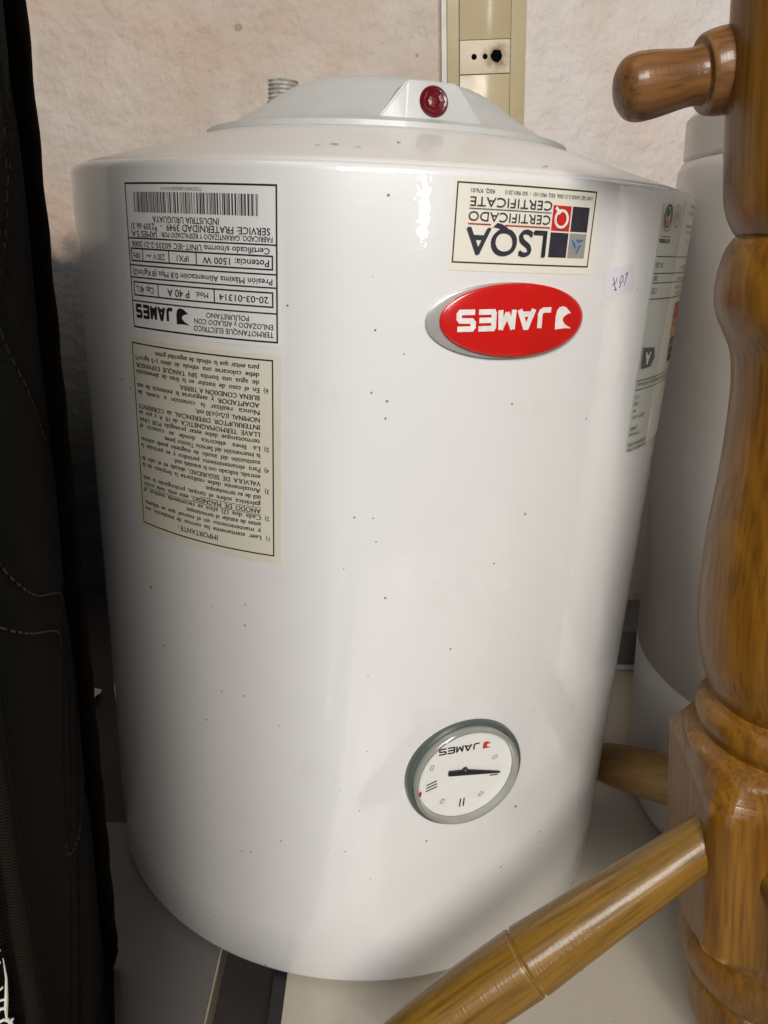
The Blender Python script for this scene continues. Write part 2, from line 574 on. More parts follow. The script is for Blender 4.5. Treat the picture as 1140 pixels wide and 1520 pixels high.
def smooth_profile(pts, n=6):
    """Catmull-Rom through (r, z) points so turned profiles read as curves"""
    out = []
    for i in range(len(pts) - 1):
        p0 = pts[max(i - 1, 0)]
        p1, p2 = pts[i], pts[i + 1]
        p3 = pts[min(i + 2, len(pts) - 1)]
        for k in range(n):
            t = k / n
            q = []
            for j in range(len(p1)):
                a, b, c, d = p0[j], p1[j], p2[j], p3[j]
                q.append(0.5 * (2 * b + (c - a) * t + (2 * a - 5 * b + 4 * c - d) * t * t + (3 * b - a - 3 * c + d) * t ** 3))
            out.append(tuple(q))
    out.append(tuple(pts[-1]))
    return out


def box_vf(lo, hi, mat=None, bev=0.0):
    bm = bmesh.new()
    bmesh.ops.create_cube(bm, size=1.0)
    for v in bm.verts:
        v.co = Vector([lo[i] + (v.co[i] + 0.5) * (hi[i] - lo[i]) for i in range(3)])
    if bev:
        bmesh.ops.bevel(bm, geom=list(bm.edges), offset=bev, segments=2, affect='EDGES', profile=0.6)
    bm.verts.ensure_lookup_table()
    V = [(mat @ v.co) if mat else v.co.copy() for v in bm.verts]
    F = [tuple(v.index for v in f.verts) for f in bm.faces]
    bm.free()
    return V, F


def tube(points, r, seg=10, closed=False):
    V, F = [], []
    n = len(points)
    pts = [Vector(p) for p in points]
    ref = Vector((0.31, 0.17, 0.93))
    for i, p in enumerate(pts):
        d = (pts[min(i + 1, n - 1)] - pts[max(i - 1, 0)]).normalized()
        x = ref.cross(d)
        if x.length < 0.2:
            x = Vector((1, 0, 0)).cross(d)
        x.normalize()
        y = d.cross(x)
        rr = r[i] if isinstance(r, (list, tuple)) else r
        for k in range(seg):
            a = 2 * pi * k / seg
            V.append(p + x * (rr * cos(a)) + y * (rr * sin(a)))
    for i in range(n - 1):
        for k in range(seg):
            k2 = (k + 1) % seg
            F.append((i * seg + k, i * seg + k2, (i + 1) * seg + k2, (i + 1) * seg + k))
    F.append(tuple(reversed(range(seg))))
    F.append(tuple((n - 1) * seg + k for k in range(seg)))
    return V, F


def join(parts):
    V, F = [], []
    for v, f in parts:
        o = len(V)
        V += v
        F += [tuple(i + o for i in q) for q in f]
    return V, F


# ------------------------------------------------------------------ flat print: text, lines, shapes in mm
_fc = bpy.data.curves.new("glyphs", 'FONT')
_fo = bpy.data.objects.new("glyphs", _fc)
COL.objects.link(_fo)
_fc.size = 1.0
_fc.resolution_u = 2
_cache = {}


def glyphs(s, bold=0.0):
    key = (s, bold)
    if key not in _cache:
        _fc.body = s
        _fc.offset = bold
        _fc.resolution_u = 5 if len(s) < 13 else 2
        dg = bpy.context.evaluated_depsgraph_get()
        dg.update()
        me = bpy.data.meshes.new_from_object(_fo.evaluated_get(dg))
        v = [(p.co.x, p.co.y) for p in me.vertices]
        f = [tuple(q.vertices) for q in me.polygons]
        bpy.data.meshes.remove(me)
        _cache[key] = (v, f)
    return _cache[key]


CAP = max(p[1] for p in glyphs("H")[0])


class Art:
    def __init__(self):
        self.layers = {}

    def add(self, col, v, f):
        V, F = self.layers.setdefault(col, ([], []))
        o = len(V)
        V += list(v)
        F += [tuple(i + o for i in q) for q in f]

    def rect(self, x0, y0, x1, y1, col):
        n = max(1, int(abs(x1 - x0) / 4.0))
        v, f = [], []
        for i in range(n + 1):
            x = x0 + (x1 - x0) * i / n
            v += [(x, y0), (x, y1)]
        for i in range(n):
            f.append((2 * i, 2 * i + 2, 2 * i + 3, 2 * i + 1))
        self.add(col, v, f)

    def box(self, x0, y0, x1, y1, t, col):
        self.rect(x0, y0, x1, y0 + t, col)
        self.rect(x0, y1 - t, x1, y1, col)
        self.rect(x0, y0 + t, x0 + t, y1 - t, col)
        self.rect(x1 - t, y0 + t, x1, y1 - t, col)

    def stroke(self, pts, t, col):
        for (ax, ay), (bx, by) in zip(pts[:-1], pts[1:]):
            L = sqrt((bx - ax) ** 2 + (by - ay) ** 2) or 1e-6
            ex, ey = (bx - ax) / L * t * 0.28, (by - ay) / L * t * 0.28
            nx, ny = -(by - ay) / L * t / 2, (bx - ax) / L * t / 2
            ax2, ay2, bx2, by2 = ax - ex, ay - ey, bx + ex, by + ey
            n = max(1, int(L / 5))
            v, f = [], []
            for i in range(n + 1):
                k = i / n
                x, y = ax2 + (bx2 - ax2) * k, ay2 + (by2 - ay2) * k
                v += [(x + nx, y + ny), (x - nx, y - ny)]
            for i in range(n):
                f.append((2 * i + 1, 2 * i + 3, 2 * i + 2, 2 * i))
            self.add(col, v, f)

    def poly(self, pts, col):
        tri = tessellate_polygon([[Vector((x, y, 0)) for x, y in pts]])
        self.add(col, pts, [tuple(t) for t in tri])

    def ring(self, cx, cy, rx, ry, t, col, a0=0, a1=360, n=40):
        v, f = [], []
        for i in range(n + 1):
            a = radians(a0 + (a1 - a0) * i / n)
            v += [(cx + rx * cos(a), cy + ry * sin(a)), (cx + (rx - t) * cos(a), cy + (ry - t) * sin(a))]
        for i in range(n):
            f.append((2 * i, 2 * i + 2, 2 * i + 3, 2 * i + 1))
        self.add(col, v, f)

    def disc(self, cx, cy, rx, ry, col, n=28):
        v = [(cx, cy)] + [(cx + rx * cos(2 * pi * i / n), cy + ry * sin(2 * pi * i / n)) for i in range(n)]
        self.add(col, v, [(0, 1 + i, 1 + (i + 1) % n) for i in range(n)])

    def text(self, s, x0, x1, yb, h, col, bold=0.0):
        """one line stretched to the given ends, baseline yb, capital height h"""
        v, f = glyphs(s)
        if not v:
            return
        a, b = min(p[0] for p in v), max(p[0] for p in v)
        ky = h / CAP
        kx = (x1 - x0) / (b - a) if x1 is not None else ky
        self.add(col, [(x0 + (p[0] - a) * kx, yb + p[1] * ky) for p in v], f)
        if bold:
            for q in (0.034, 0.068):
                d = q * ky
                self.add(col, [(x0 + d - 0.034 * ky + (p[0] - a) * kx, yb + d * 0.5 + p[1] * ky) for p in v], f)

    def justify(self, s, x0, x1, yb, h, col, bold=0.0, narrow=0.86, full=True):
        ws = s.split()
        ky = h / CAP
        kx = ky * narrow
        wid = []
        for q in ws:
            v, f = glyphs(q)
            wid.append((min(p[0] for p in v), max(p[0] for p in v)))
        tot = sum(b - a for a, b in wid) * kx
        gap = (x1 - x0 - tot) / max(1, len(ws) - 1)
        if not full:
            gap = min(gap, h * 0.62)
        if gap > h * 0.95 and full:
            k2 = min(1.28, (x1 - x0 - h * 0.95 * (len(ws) - 1)) / tot)
            kx *= k2
            gap = (x1 - x0 - tot * k2) / max(1, len(ws) - 1)
        if gap < h * 0.4:
            g = h * 0.4
            kx *= (x1 - x0 - g * (len(ws) - 1)) / tot
            gap = g
        x = x0
        for q, (a, b) in zip(ws, wid):
            v, f = glyphs(q)
            self.add(col, [(x + (p[0] - a) * kx, yb + p[1] * ky) for p in v], f)
            if bold:
                for e_ in (0.03, 0.06):
                    d = e_ * ky
                    self.add(col, [(x + d + (p[0] - a) * kx, yb + d * 0.5 + p[1] * ky) for p in v], f)
            x += (b - a) * kx + gap

    def wordmark(self, x0, yb, wdt, h, col, t=None):
        """squarish bold five-letter maker's word"""
        t = t or h * 0.24
        lw = wdt / 5.35
        g = lw * 1.0875
        k = t / 2

        def P(i, pts):
            self.stroke([(x0 + i * g + k + px * (lw - t), yb + k + py * (h - t)) for px, py in pts], t, col)
        P(0, [(0.12, 0), (0.62, 0.0), (0.82, 0.08), (0.9, 0.25), (0.9, 1)])
        P(1, [(-0.02, 0), (0.44, 1), (0.56, 1), (1.02, 0)])
        P(1, [(0.3, 0.2), (0.85, 0.2)])
        P(2, [(0, 0), (0.06, 1), (0.5, 0.15), (0.94, 1), (1, 0)])
        P(3, [(1, 1), (0.05, 1), (0.0, 0.9), (0, 0.1), (0.05, 0), (1, 0)])
        P(3, [(0, 0.5), (0.95, 0.5)])
        P(4, [(1, 1), (0.1, 1), (0, 0.88), (0, 0.64), (0.1, 0.52), (0.9, 0.5), (1, 0.38), (1, 0.12), (0.9, 0), (0, 0)])

    def flame(self, x, y, wd, h, col):
        """the maker's leaf-like emblem"""
        p = [(1, .97), (1.02, .42), (.95, .15), (.82, .02), (.62, 0), (.42, .05), (.1, .30), (.32, .34), (.5, .42),
             (.58, .52), (.56, .64), (.40, .78), (0, .97), (.35, .94), (.7, .95)]
        self.poly([(x + a * wd, y + b * h) for a, b in p], col)

    def emit(self, name, parent, mapper, base_off=0.0):
        out = []
        for i, (col, (v, f)) in enumerate(self.layers.items()):
            V = [mapper(x, y, base_off + 0.00006 * i) for x, y in v]
            out.append(link_mesh(name, V, f, col, parent, smooth=False))
            if name == 'lettering':
                out[-1]['kind'] = 'stuff'        # print too small to pick apart
        return out


R = 0.2


def on_cyl(u, v, off):
    a = u / 1000.0 / R
    r = R + off
    return Vector((r * sin(a), -r * cos(a), v / 1000.0))


def upside(uc, vc, wd, ht, tilt=0.0):
    """a label read upside down: reading x to the left, reading y downwards, mm from its lower left reading corner"""
    ct, st = cos(radians(tilt)), sin(radians(tilt))

    def f(x, y, off):
        a, b = -(x - wd / 2), -(y - ht / 2)
        return on_cyl(uc + a * ct - b * st, vc + a * st + b * ct, off)
    return f


def sheet(name, mapper, wd, ht, off, mat, parent, pts=None, thick=0.00015, nx=24, edge=0.0):
    """a thin sheet stuck on the shell, with an edge of its own"""
    V, F = [], []
    ny = 6
    rnd = random.Random(len(name) + int(wd * 10))
    for j in range(ny + 1):
        for i in range(nx + 1):
            x, y = wd * i / nx, ht * j / ny
            if edge and (i in (0, nx) or j in (0, ny)):
                x += rnd.uniform(-edge, edge)
                y += rnd.uniform(-edge, edge)
            V.append(mapper(x, y, off))
    for j in range(ny):
        for i in range(nx):
            a = j * (nx + 1) + i
            F.append((a, a + 1, a + nx + 2, a + nx + 1))
    rim = [i for i in range(nx + 1)] + [(j + 1) * (nx + 1) - 1 + nx + 1 - (nx + 1) for j in range(1, ny + 1)] + \
          [ny * (nx + 1) + i for i in range(nx - 1, -1, -1)] + [j * (nx + 1) for j in range(ny - 1, 0, -1)]
    low = {}
    for q in rim:
        p = V[q]
        d = Vector((p.x, p.y, 0)).normalized()
        low[q] = len(V)
        V.append(p - d * (off - 0.00001))
    for q, r_ in zip(rim, rim[1:] + rim[:1]):
        F.append((q, low[q], low[r_], r_))
    return link_mesh(name, V, F, mat, parent, smooth=True, angle=40)


# ------------------------------------------------------------------ setting: floor and wall
V, F = box_vf((-1.6, -1.4, -0.08), (1.8, 0.6, -0.024))
fl = link_mesh('floor', V, F, 'dark_floor', loc=(0, 0, -0.024), smooth=False)
fl['kind'] = 'structure'

lean = radians(4.6)                      # the heater stands a little out of plumb against the room
wall = thing('plaster_wall', 'rough pinkish plastered wall behind the white water heater', 'wall', (0, 0.40, 0))
V, F = box_vf((-1.6, 0.395, -0.079), (1.8, 0.5, 1.5))
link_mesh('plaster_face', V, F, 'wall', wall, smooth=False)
# whitewashed part standing 13 mm proud, its left edge tilted with the room
e = lambda z: 0.0545 - 0.0805 * (z - 0.664)
bm = bmesh.new()
pts = [(e(-0.07), -0.07), (1.79, -0.07), (1.79, 1.49), (e(1.49), 1.49)]
fv = [bm.verts.new((x, 0.382, z)) for x, z in pts]
bv = [bm.verts.new((x, 0.396, z)) for x, z in pts]
bm.faces.new(fv)
for i in range(4):
    bm.faces.new((fv[i], bv[i], bv[(i + 1) % 4], fv[(i + 1) % 4]))
bmesh.ops.bevel(bm, geom=[ed for ed in bm.edges if all(v in (fv[0], fv[3]) for v in ed.verts)], offset=0.003, segments=3, affect='EDGES')
bm.normal_update()
bm.verts.index_update()
link_mesh('whitewashed_face', [v.co.copy() for v in bm.verts], [tuple(v.index for v in f.verts) for f in bm.faces], 'wall_white', wall)
bm.free()

# ------------------------------------------------------------------ boards on the floor
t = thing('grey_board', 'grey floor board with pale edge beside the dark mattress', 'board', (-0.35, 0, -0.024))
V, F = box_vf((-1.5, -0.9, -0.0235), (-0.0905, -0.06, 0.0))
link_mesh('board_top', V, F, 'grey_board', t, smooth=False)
V, F = box_vf((-0.0903, -0.9, -0.0235), (-0.0890, -0.06, -0.0006))
link_mesh('edge_strip', V, F, 'edge_band', t, smooth=False)
t = thing('cream_board', 'wide cream board with black edging under the wooden leg', 'board', (0.4, 0, -0.024))
V, F = box_vf((-0.0425, -0.9, -0.0235), (1.75, 0.378, 0.0))
link_mesh('board_top', V, F, 'cream_board', t, smooth=False)
V, F = box_vf((-0.0510, -0.9, -0.0235), (-0.0427, 0.378, 0.0008))
link_mesh('edge_strip', V, F, 'black', t, smooth=False)

# ------------------------------------------------------------------ the water heater
H = thing('water_heater', 'white electric water heater standing upside down with red oval badge and round gauge', 'water heater', (0, 0, 0))
shell_p = [(0.188, 0.0015), (0.1955, 0.0015), (0.1985, 0.003), (0.2, 0.006)]
shell_p += [(0.2, 0.006 + (0.4905 - 0.006) * i / 12) for i in range(1, 13)]
shell_p += [(0.2 - 0.0036 * (1 - cos(a)), 0.4905 + 0.0042 * sin(a)) for a in [radians(x) for x in (20, 40, 60, 80, 95, 110)]]
V, F, L = lathe(shell_p, seg=192, cap0=True, cap1=False)
link_mesh('shell', V, F, 'enamel', H, angle=50)
sh = [(0.1940, 0.4925), (0.1955, 0.4938), (0.1945, 0.4956), (0.190, 0.4972), (0.16, 0.5062), (0.135, 0.5138), (0.112, 0.5205)]
V, F, L = lathe(sh, seg=192, cap0=False, cap1=True)
link_mesh('shoulder', V, F, 'enamel_shoulder', H, angle=50)
V, F, L = lathe([(0.192, 0.0002), (0.1945, 0.0002), (0.1945, 0.0022), (0.192, 0.0022)], seg=128, cap0=True, cap1=True)
link_mesh('gap_shade_ring', V, F, 'black', H)  # black ring stands in for the shade in the gap under the shell

# dark scuffs on the shoulder
for u_deg, rad, ln_, wd_, rot in ((-8.5, .168, .0052, .0014, .2), (2.0, .158, .0022, .0018, .6), (24.0, .186, .0060, .0009, -.5), (-11, .171, .0030, .0007, .1), (-4.5, .172, .0040, .0006, 0.0)):
    rr_ = random.Random(int(rad * 1e4))
    pts = []
    for k in range(10):
        a = 2 * pi * k / 10
        q = 0.7 + 0.5 * rr_.random()
        x_, y_ = ln_ / 2 * q * cos(a), wd_ / 2 * q * sin(a)
        x_, y_ = x_ * cos(rot) - y_ * sin(rot), x_ * sin(rot) + y_ * cos(rot)
        rd_ = rad + y_
        an = radians(u_deg) + x_ / rad
        z_ = 0.4972 + (0.190 - rd_) * (0.5205 - 0.4972) / 0.078 + 0.0005
        pts.append(Vector((rd_ * sin(an), -rd_ * cos(an), z_)))
    link_mesh('scuff', pts, [tuple(range(10))], 'seam', H, smooth=False)

# plastic terminal cover
cp = [(0.1160, 0.5165), (0.1185, 0.5188), (0.1180, 0.5216), (0.1160, 0.5226), (0.104, 0.5262), (0.085, 0.5365), (0.068, 0.5475),
      (0.058, 0.5520), (0.046, 0.5540), (0.02, 0.5552), (0.0005, 0.5555)]
cp = cp[:3] + smooth_profile(cp[3:], 4)
V, F, L = lathe(cp, seg=160, cap0=True, cap1=True)
cover = link_mesh('terminal_cover', V, F, 'cover', H, angle=42)
# lamp housing on the cover, turned 18 degrees to the right like the gauge
A0 = radians(13.0)
er, et = Vector((sin(A0), -cos(A0), 0)), Vector((cos(A0), sin(A0), 0))


def hp(rad, tan, z):
    return er * rad + et * tan + Vector((0, 0, z))


hv = [hp(.1075, -.0155, .5235), hp(.1075, .0155, .5235), hp(.1035, .0140, .5435), hp(.1035, -.0140, .5435),
      hp(.1035, -.030, .5235), hp(.1035, .031, .5235), hp(.076, -.0125, .5440), hp(.076, .0125, .5440),
      hp(.085, -.030, .520), hp(.085, .031, .520), hp(.075, 0, .520)]
hf = [(0, 1, 2, 3), (4, 0, 3), (1, 5, 2), (3, 2, 7, 6), (4, 3, 6, 8), (5, 9, 7, 2), (8, 6, 7, 9), (0, 4, 8, 9, 5, 1)]
bm = bmesh.new()
bvs = [bm.verts.new(v) for v in hv[:10]]
for q in hf:
    bm.faces.new([bvs[i] for i in q])
bmesh.ops.recalc_face_normals(bm, faces=list(bm.faces))
bmesh.ops.bevel(bm, geom=list(bm.edges), offset=0.0011, segments=3, affect='EDGES')
bm.verts.index_update()
link_mesh('lamp_housing', [v.co.copy() for v in bm.verts], [tuple(v.index for v in f.verts) for f in bm.faces], 'cover', cover, angle=30)
bm.free()
ln = (er * 0.98 + Vector((0, 0, 0.195))).normalized()
lm = frame(hp(.1050, 0.0005, .5335), ln)
V, F, L = lathe([(0.0080, -0.002), (0.0080, 0.0012), (0.0073, 0.0020), (0.0066, 0.0016)], lm, 40)
link_mesh('lamp_ring', V, F, 'ruby', cover)
V, F, L = lathe([(0.0066, 0.001), (0.0062, 0.0018), (0.0052, 0.0024), (0.0034, 0.0017), (0.0018, 0.0021), (0.0004, 0.0022)], lm, 8)
link_mesh('indicator_lamp', V, F, 'ruby', cover, smooth=False)

# threaded water inlet behind the cover
npz = []
npz += [(0.0116, 0.530), (0.0116, 0.5560)]
for i in range(5):
    z = 0.5570 + i * 0.0029
    npz += [(0.0119, z), (0.0108, z + 0.00145)]
npz += [(0.0117, 0.5716), (0.0110, 0.5722), (0.0088, 0.5722), (0.0085, 0.555)]
tr = Matrix.Translation((-0.0815, 0.098, 0))
V, F, L = lathe(npz, tr, 40, cap0=False, cap1=True)
pipe = link_mesh('inlet_pipe', V, F, 'metal_thread', H, angle=20)
V, F, L = lathe([(0.0132, 0.513), (0.0132, 0.5555), (0.0122, 0.5575), (0.0112, 0.558)], tr, 6)
link_mesh('hex_nut', V, F, 'brass', pipe, smooth=False)

# maker's badge: silver oval plate with a red domed oval
def badge_map(uc, vc, tilt):
    ct, st = cos(radians(tilt)), sin(radians(tilt))
    return lambda a, b, off: on_cyl(uc + a * ct - b * st, vc + a * st + b * ct, off)


def dome(uc, vc, rx, ry, h0, h1, mat, name, parent, tilt):
    mp = badge_map(uc, vc, tilt)
    V, F = [], []
    n, seg = 9, 72
    prof = [(1.0, 0.0), (1.0, h0), (0.985, h0 + (h1 - h0) * 0.35)] + [(s, h0 + (h1 - h0) * (1 - 0.6 * s ** 4)) for s in (0.95, 0.88, 0.75, 0.55, 0.3, 0.02)]
    for s, h in prof:
        for k in range(seg):
            a = 2 * pi * k / seg
            V.append(mp(rx * s * cos(a), ry * s * sin(a), h))
    for i in range(len(prof) - 1):
        for k in range(seg):
            k2 = (k + 1) % seg
            F.append((i * seg + k, i * seg + k2, (i + 1) * seg + k2, (i + 1) * seg + k))
    F.append(tuple((len(prof) - 1) * seg + k for k in range(seg)))
    return link_mesh(name, V, F, mat, parent, angle=45), mp


bd, _ = dome(62.6, 428.6, 41.3, 17.9, 0.0016, 0.0022, 'badge_silver', 'badge', H, 2.0)
rd, _ = dome(66.0, 429.0, 38.3, 17.3, 0.0030, 0.0041, 'badge_red', 'red_oval', bd, 1.5)
art = Art()
art.flame(7.5, 11.2, 10.0, 11.2, 'ink_white')
art.wordmark(19.2, 11.3, 49.5, 10.2, 'ink_white', t=2.5)
bmp = upside(65.9, 428.8, 76.6, 34.6, 2.5)
# lettering lies on the domed face
for col, (v, f) in art.layers.items():
    VV = []
    for x, y in v:
        s = sqrt(((x - 38.3) / 38.3) ** 2 + ((y - 17.3) / 17.3) ** 2)
        VV.append(bmp(x, y, 0.0030 + 0.0011 * (1 - 0.6 * min(s, 1) ** 4) + 0.00012))
    link_mesh('lettering', VV, f, col, bd, smooth=False)

# rating label
rl_w, rl_h = 99.5, 79.5
film = sheet('rating_label', upside(-95.4, 446.6, rl_w, rl_h, 0.3), rl_w, rl_h, 0.00012, 'film', H)
rw, rh = 95.6, 74.0
sheet('label_face', upside(-94.9, 448.0, rw, rh, 0.3), rw, rh, 0.00026, 'paper_white', film)
art = Art()
K = 'ink_black'
W_, H_ = 92.4, 70.6


def Y(fr):
    return H_ * (1 - fr)


art.box(0, 0, W_, H_, 0.85, K)
for fr in (0.195, 0.362, 0.447, 0.632):
    art.rect(0.85, Y(fr) - 0.35, W_ - 0.85, Y(fr) + 0.35, K)
art.text('TERMOTANQUE ELECTRICO', 2.2, 47, Y(0.072), 2.55, K, 0.012)
art.text('ENLOZADO y AISLADO CON', 2.4, 46.5, Y(0.122), 2.45, K, 0.012)
art.text('POLIURETANO', 15, 39, Y(0.168), 2.35, K, 0.012)
art.flame(49.5, Y(0.178), 8.6, 8.2, K)
art.wordmark(60.0, Y(0.175), 29.5, 7.2, K, t=1.75)
art.box(2.2, Y(0.335), W_ - 2.4, Y(0.232), 0.75, K)
art.rect(33.6, Y(0.33), 34.3, Y(0.237), K)
art.rect(70.0, Y(0.33), 70.7, Y(0.237), K)
art.text('20-03-01314', 4.6, 31, Y(0.302), 2.9, K, 0.018)
art.text('Mod.', 37.5, 45, Y(0.302), 2.5, K, 0.012)
art.text('P 40 A', 49, 63.5, Y(0.305), 3.5, K, 0.012)
art.text('Cap. 40 L', 73.5, 87.5, Y(0.302), 3.0, K, 0.012)
art.text('Presión Máxima Alimentación 0,8 Mpa (8 Kg/cm2)', 2.6, 89.6, Y(0.418), 2.7, K, 0.012)
art.box(2.2, Y(0.567), W_ - 2.0, Y(0.472), 0.75, K)
for x in (43.5, 61, 80.4):
    art.rect(x, Y(0.562), x + 0.7, Y(0.477), K)
art.text('Potencia: 1500 W', 4.2, 40, Y(0.537), 3.0, K, 0.016)
art.text('IPX1', 48.5, 56, Y(0.535), 2.7, K, 0.01)
art.text('230 V', 64.2, 72.5, Y(0.535), 2.8, K, 0.01)
art.stroke([(74, Y(0.525)), (75.2, Y(0.512)), (76.6, Y(0.525)), (77.9, Y(0.512))], 0.5, K)
art.text('50Hz', 83.0, 88.8, Y(0.532), 2.6, K, 0.01)
art.text('Certificado s/norma UNIT-IEC 60335-2-21:2006', 3.8, 89.0, Y(0.612), 2.7, K, 0.02)
art.text('FABRICADO, GARANTIZADO Y RESPALDADO POR:', 2.4, 66, Y(0.682), 2.35, K, 0.012)
art.text('JAMES S.A.', 68.5, 89.2, Y(0.682), 2.8, K, 0.014)
art.text('SERVICE: FRATERNIDAD 3949', 3.5, 62, Y(0.735), 3.1, K, 0.014)
art.text('-  *2309 66 31', 65, 88.8, Y(0.735), 2.9, K, 0.014)
art.text('INDUSTRIA URUGUAYA', 30, 71.5, Y(0.784), 2.9, K, 0.012)
rb = random.Random(3)
x = 9.5
while x < 85.5:
    wv = rb.choice((0.28, 0.28, 0.5, 0.85))
    art.rect(x, Y(0.938), x + wv, Y(0.805), K)
    x += wv + rb.choice((0.3, 0.3, 0.5, 0.8))
art.text('77307490016842003-01314', 39, 64.5, Y(0.972), 1.6, K)
art.emit('lettering', film, upside(-94.9, 448.3, W_, H_, 0.3), 0.00034)

# warning label
wl_w, wl_h = 100.5, 110.0
wl = sheet('warning_label', upside(-97.2, 352.4, wl_w, wl_h, 0.2), wl_w, wl_h, 0.00014, 'paper_yellow', H, edge=0.25)
art = Art()
W_, H_ = 93.0, 103.4
art.box(0, 0, W_, H_, 0.75, K)
lines = [('IMPORTANTE :', 'h', ''),
         ('1)', 'Leer atentamente las normas de instalación, uso', 1), ('', 'y mantenimiento en el manual que se adjunta,', 1),
         ('', 'antes de instalar el termotanque.', 0),
         ('2)', 'Cada dos (2) años se recomienda sustituir el', 2), ('', 'ANODO DE MAGNESIO, este evita toda acción', 3),
         ('', 'galvánica sobre el tanque, prolongando la vida', 1), ('', 'útil de su termotanque.', 0),
         ('3)', 'Anualmente debe realizarse la limpieza de la', 1), ('', 'VALVULA DE SEGURIDAD, ubicada en el caño de', 1),
         ('', 'entrada, indicado con la arandela azul.', 0),
         ('4)', 'Para elmantenimiento periódico y en particular la', 1), ('', 'sustitución del ánodo de magnesio puede solicitar', 1),
         ('', 'la intervención del Servicio Técnico James.', 0),
         ('5)', 'La línea eléctrica donde se conecta el', 1), ('', 'termotanque debe estar protegida POR UNA', 1),
         ('', 'LLAVE TERMOMAGNETICA de 10 A y por un', 1), ('', 'INTERRUPTOR DIFERENCIAL de CORRIENTE', 1),
         ('', 'NOMINAL (I△n)≤30 mA.', 0), ('', 'Nunca realizar la conexión a través de', 1),
         ('', 'ADAPTADOR y asegurarse la existencia de una', 1), ('', 'BUENA CONEXIÓN A TIERRA.', 0),
         ('6)', 'En el caso de instalar en la línea de alimentación', 1), ('', 'de agua una bomba SIN TANQUE EXPANSOR', 1),
         ('', 'debe colocarse una válvula de alivio (~5 kg/cm²)', 1), ('', 'para evitar que la válvula de seguridad gotee.', 0)]
for i, (num, body, j) in enumerate(lines):
    if i == 0:
        art.text(num, 34, 62, H_ - 6.4, 2.9, K, 0.012)
        continue
    yb = H_ - 6.4 - 0.6 - i * 3.73
    if num:
        art.text(num, 2.6, None, yb, 2.35, K, 0.008)
    art.justify(body, 7.4, 90.0, yb, 2.45, K, 0.010, narrow=0.98, full=bool(j))
    if j == 2:
        art.rect(7.4, yb - 0.8, 90, yb - 0.5, K)
    if j == 3:
        art.rect(7.4, yb - 0.8, 45, yb - 0.5, K)
art.emit('lettering', wl, upside(-97.4, 353.3, W_, H_, 0.2), 0.00022)

# certificate label
cl = sheet('certificate_label', upside(69.6, 470.7, 78.0, 39.8, 0.0), 78.0, 39.8, 0.00014, 'paper_cream', H)
art = Art()
W_, H_ = 73.8, 34.6
G = 'ink_grey'
art.box(0, 0, W_, H_, 0.7, G)
sq = [(3.4, 19.3, 'ink_silver'), (14.6, 19.3, G), (3.4, 7.4, G), (14.6, 7.4, 'ink_red')]
art.emit('label_border', cl, upside(69.0, 471.4, W_, H_, 0.0), 0.00022)
for x, y, c in sq:
    art = Art()
    art.rect(x, y, x + 10.4, y + 11.2, c)
    art.emit('emblem_square', cl, upside(69.0, 471.4, W_, H_, 0.0), 0.00022)
art = Art()
cx, cy = 8.6, 24.6
for k in range(3):
    a = radians(90 + 120 * k)
    p0 = (cx + 4.6 * cos(a), cy - 0.4 + 4.6 * sin(a))
    p1 = (cx + 4.6 * cos(a + 2.094), cy - 0.4 + 4.6 * sin(a + 2.094))
    m0 = (cx + 2.0 * cos(a + 1.047 + 2.094), cy - 0.4 + 2.0 * sin(a + 1.047 + 2.094))
    q = (p0[0] * 0.35 + p1[0] * 0.65, p0[1] * 0.35 + p1[1] * 0.65)
    art.poly([p0, q, (cx + 0.9 * cos(a + 1.05), cy - 0.4 + 0.9 * sin(a + 1.05)), (p0[0] * .55 + cx * .45, p0[1] * .55 + (cy - .4) * .45)], 'ink_blue')
art.ring(19.9, 13.2, 4.1, 4.3, 1.25, 'ink_white', 0, 360)
art.stroke([(21.2, 10.6), (23.4, 8.6)], 1.5, 'ink_white')
art.stroke([(21.9, 10.9), (20.6, 9.4)], 1.0, 'ink_white')
art.text('LSQA', 27.0, 67.5, 18.8, 11.3, G, 0.014)
art.rect(26.0, 17.1, 49.5, 17.55, 'ink_red')
art.rect(56.5, 17.1, 67.5, 17.55, 'ink_red')
art.text('CERTIFICADO', 26.2, 67.5, 12.1, 3.9, G)
art.rect(26.0, 10.7, 67.5, 11.0, G)
art.text('CERTIFICATE', 26.0, 67.3, 5.9, 3.9, G)
art.text('UNIT-IEC 60335-2-21:2006  REQ. PR011/01  /  ISO 9001:2015', 2.6, 51, 2.5, 1.6, G)
art.text('REQ. 976/01', 56, 67.3, 2.5, 1.6, G)
art.emit('lettering', cl, upside(69.0, 471.4, W_, H_, 0.0), 0.00050)

# price tag under tape
tg = sheet('price_tag', upside(132.8, 448.6, 21.5, 14.2, 11.0), 21.5, 14.2, 0.00018, 'paper_lilac', H, nx=6)
art = Art()
art.stroke([(17.6, 5.0), (16.2, 9.8), (15.0, 11.4), (17.0, 11.0)], 0.5, 'pen')
art.stroke([(18.4, 8.4), (15.6, 7.6), (14.6, 5.2)], 0.45, 'pen')
art.stroke([(12.8, 10.6), (11.6, 10.0), (12.4, 7.6), (11.0, 5.0), (9.6, 5.6), (9.8, 8.0), (11.2, 8.4)], 0.5, 'pen')
art.stroke([(8.6, 10.2), (6.0, 4.2), (7.6, 5.2)], 0.55, 'pen')
art.emit('handwriting', tg, upside(132.8, 448.6, 21.5, 14.2, 11.0), 0.00026)

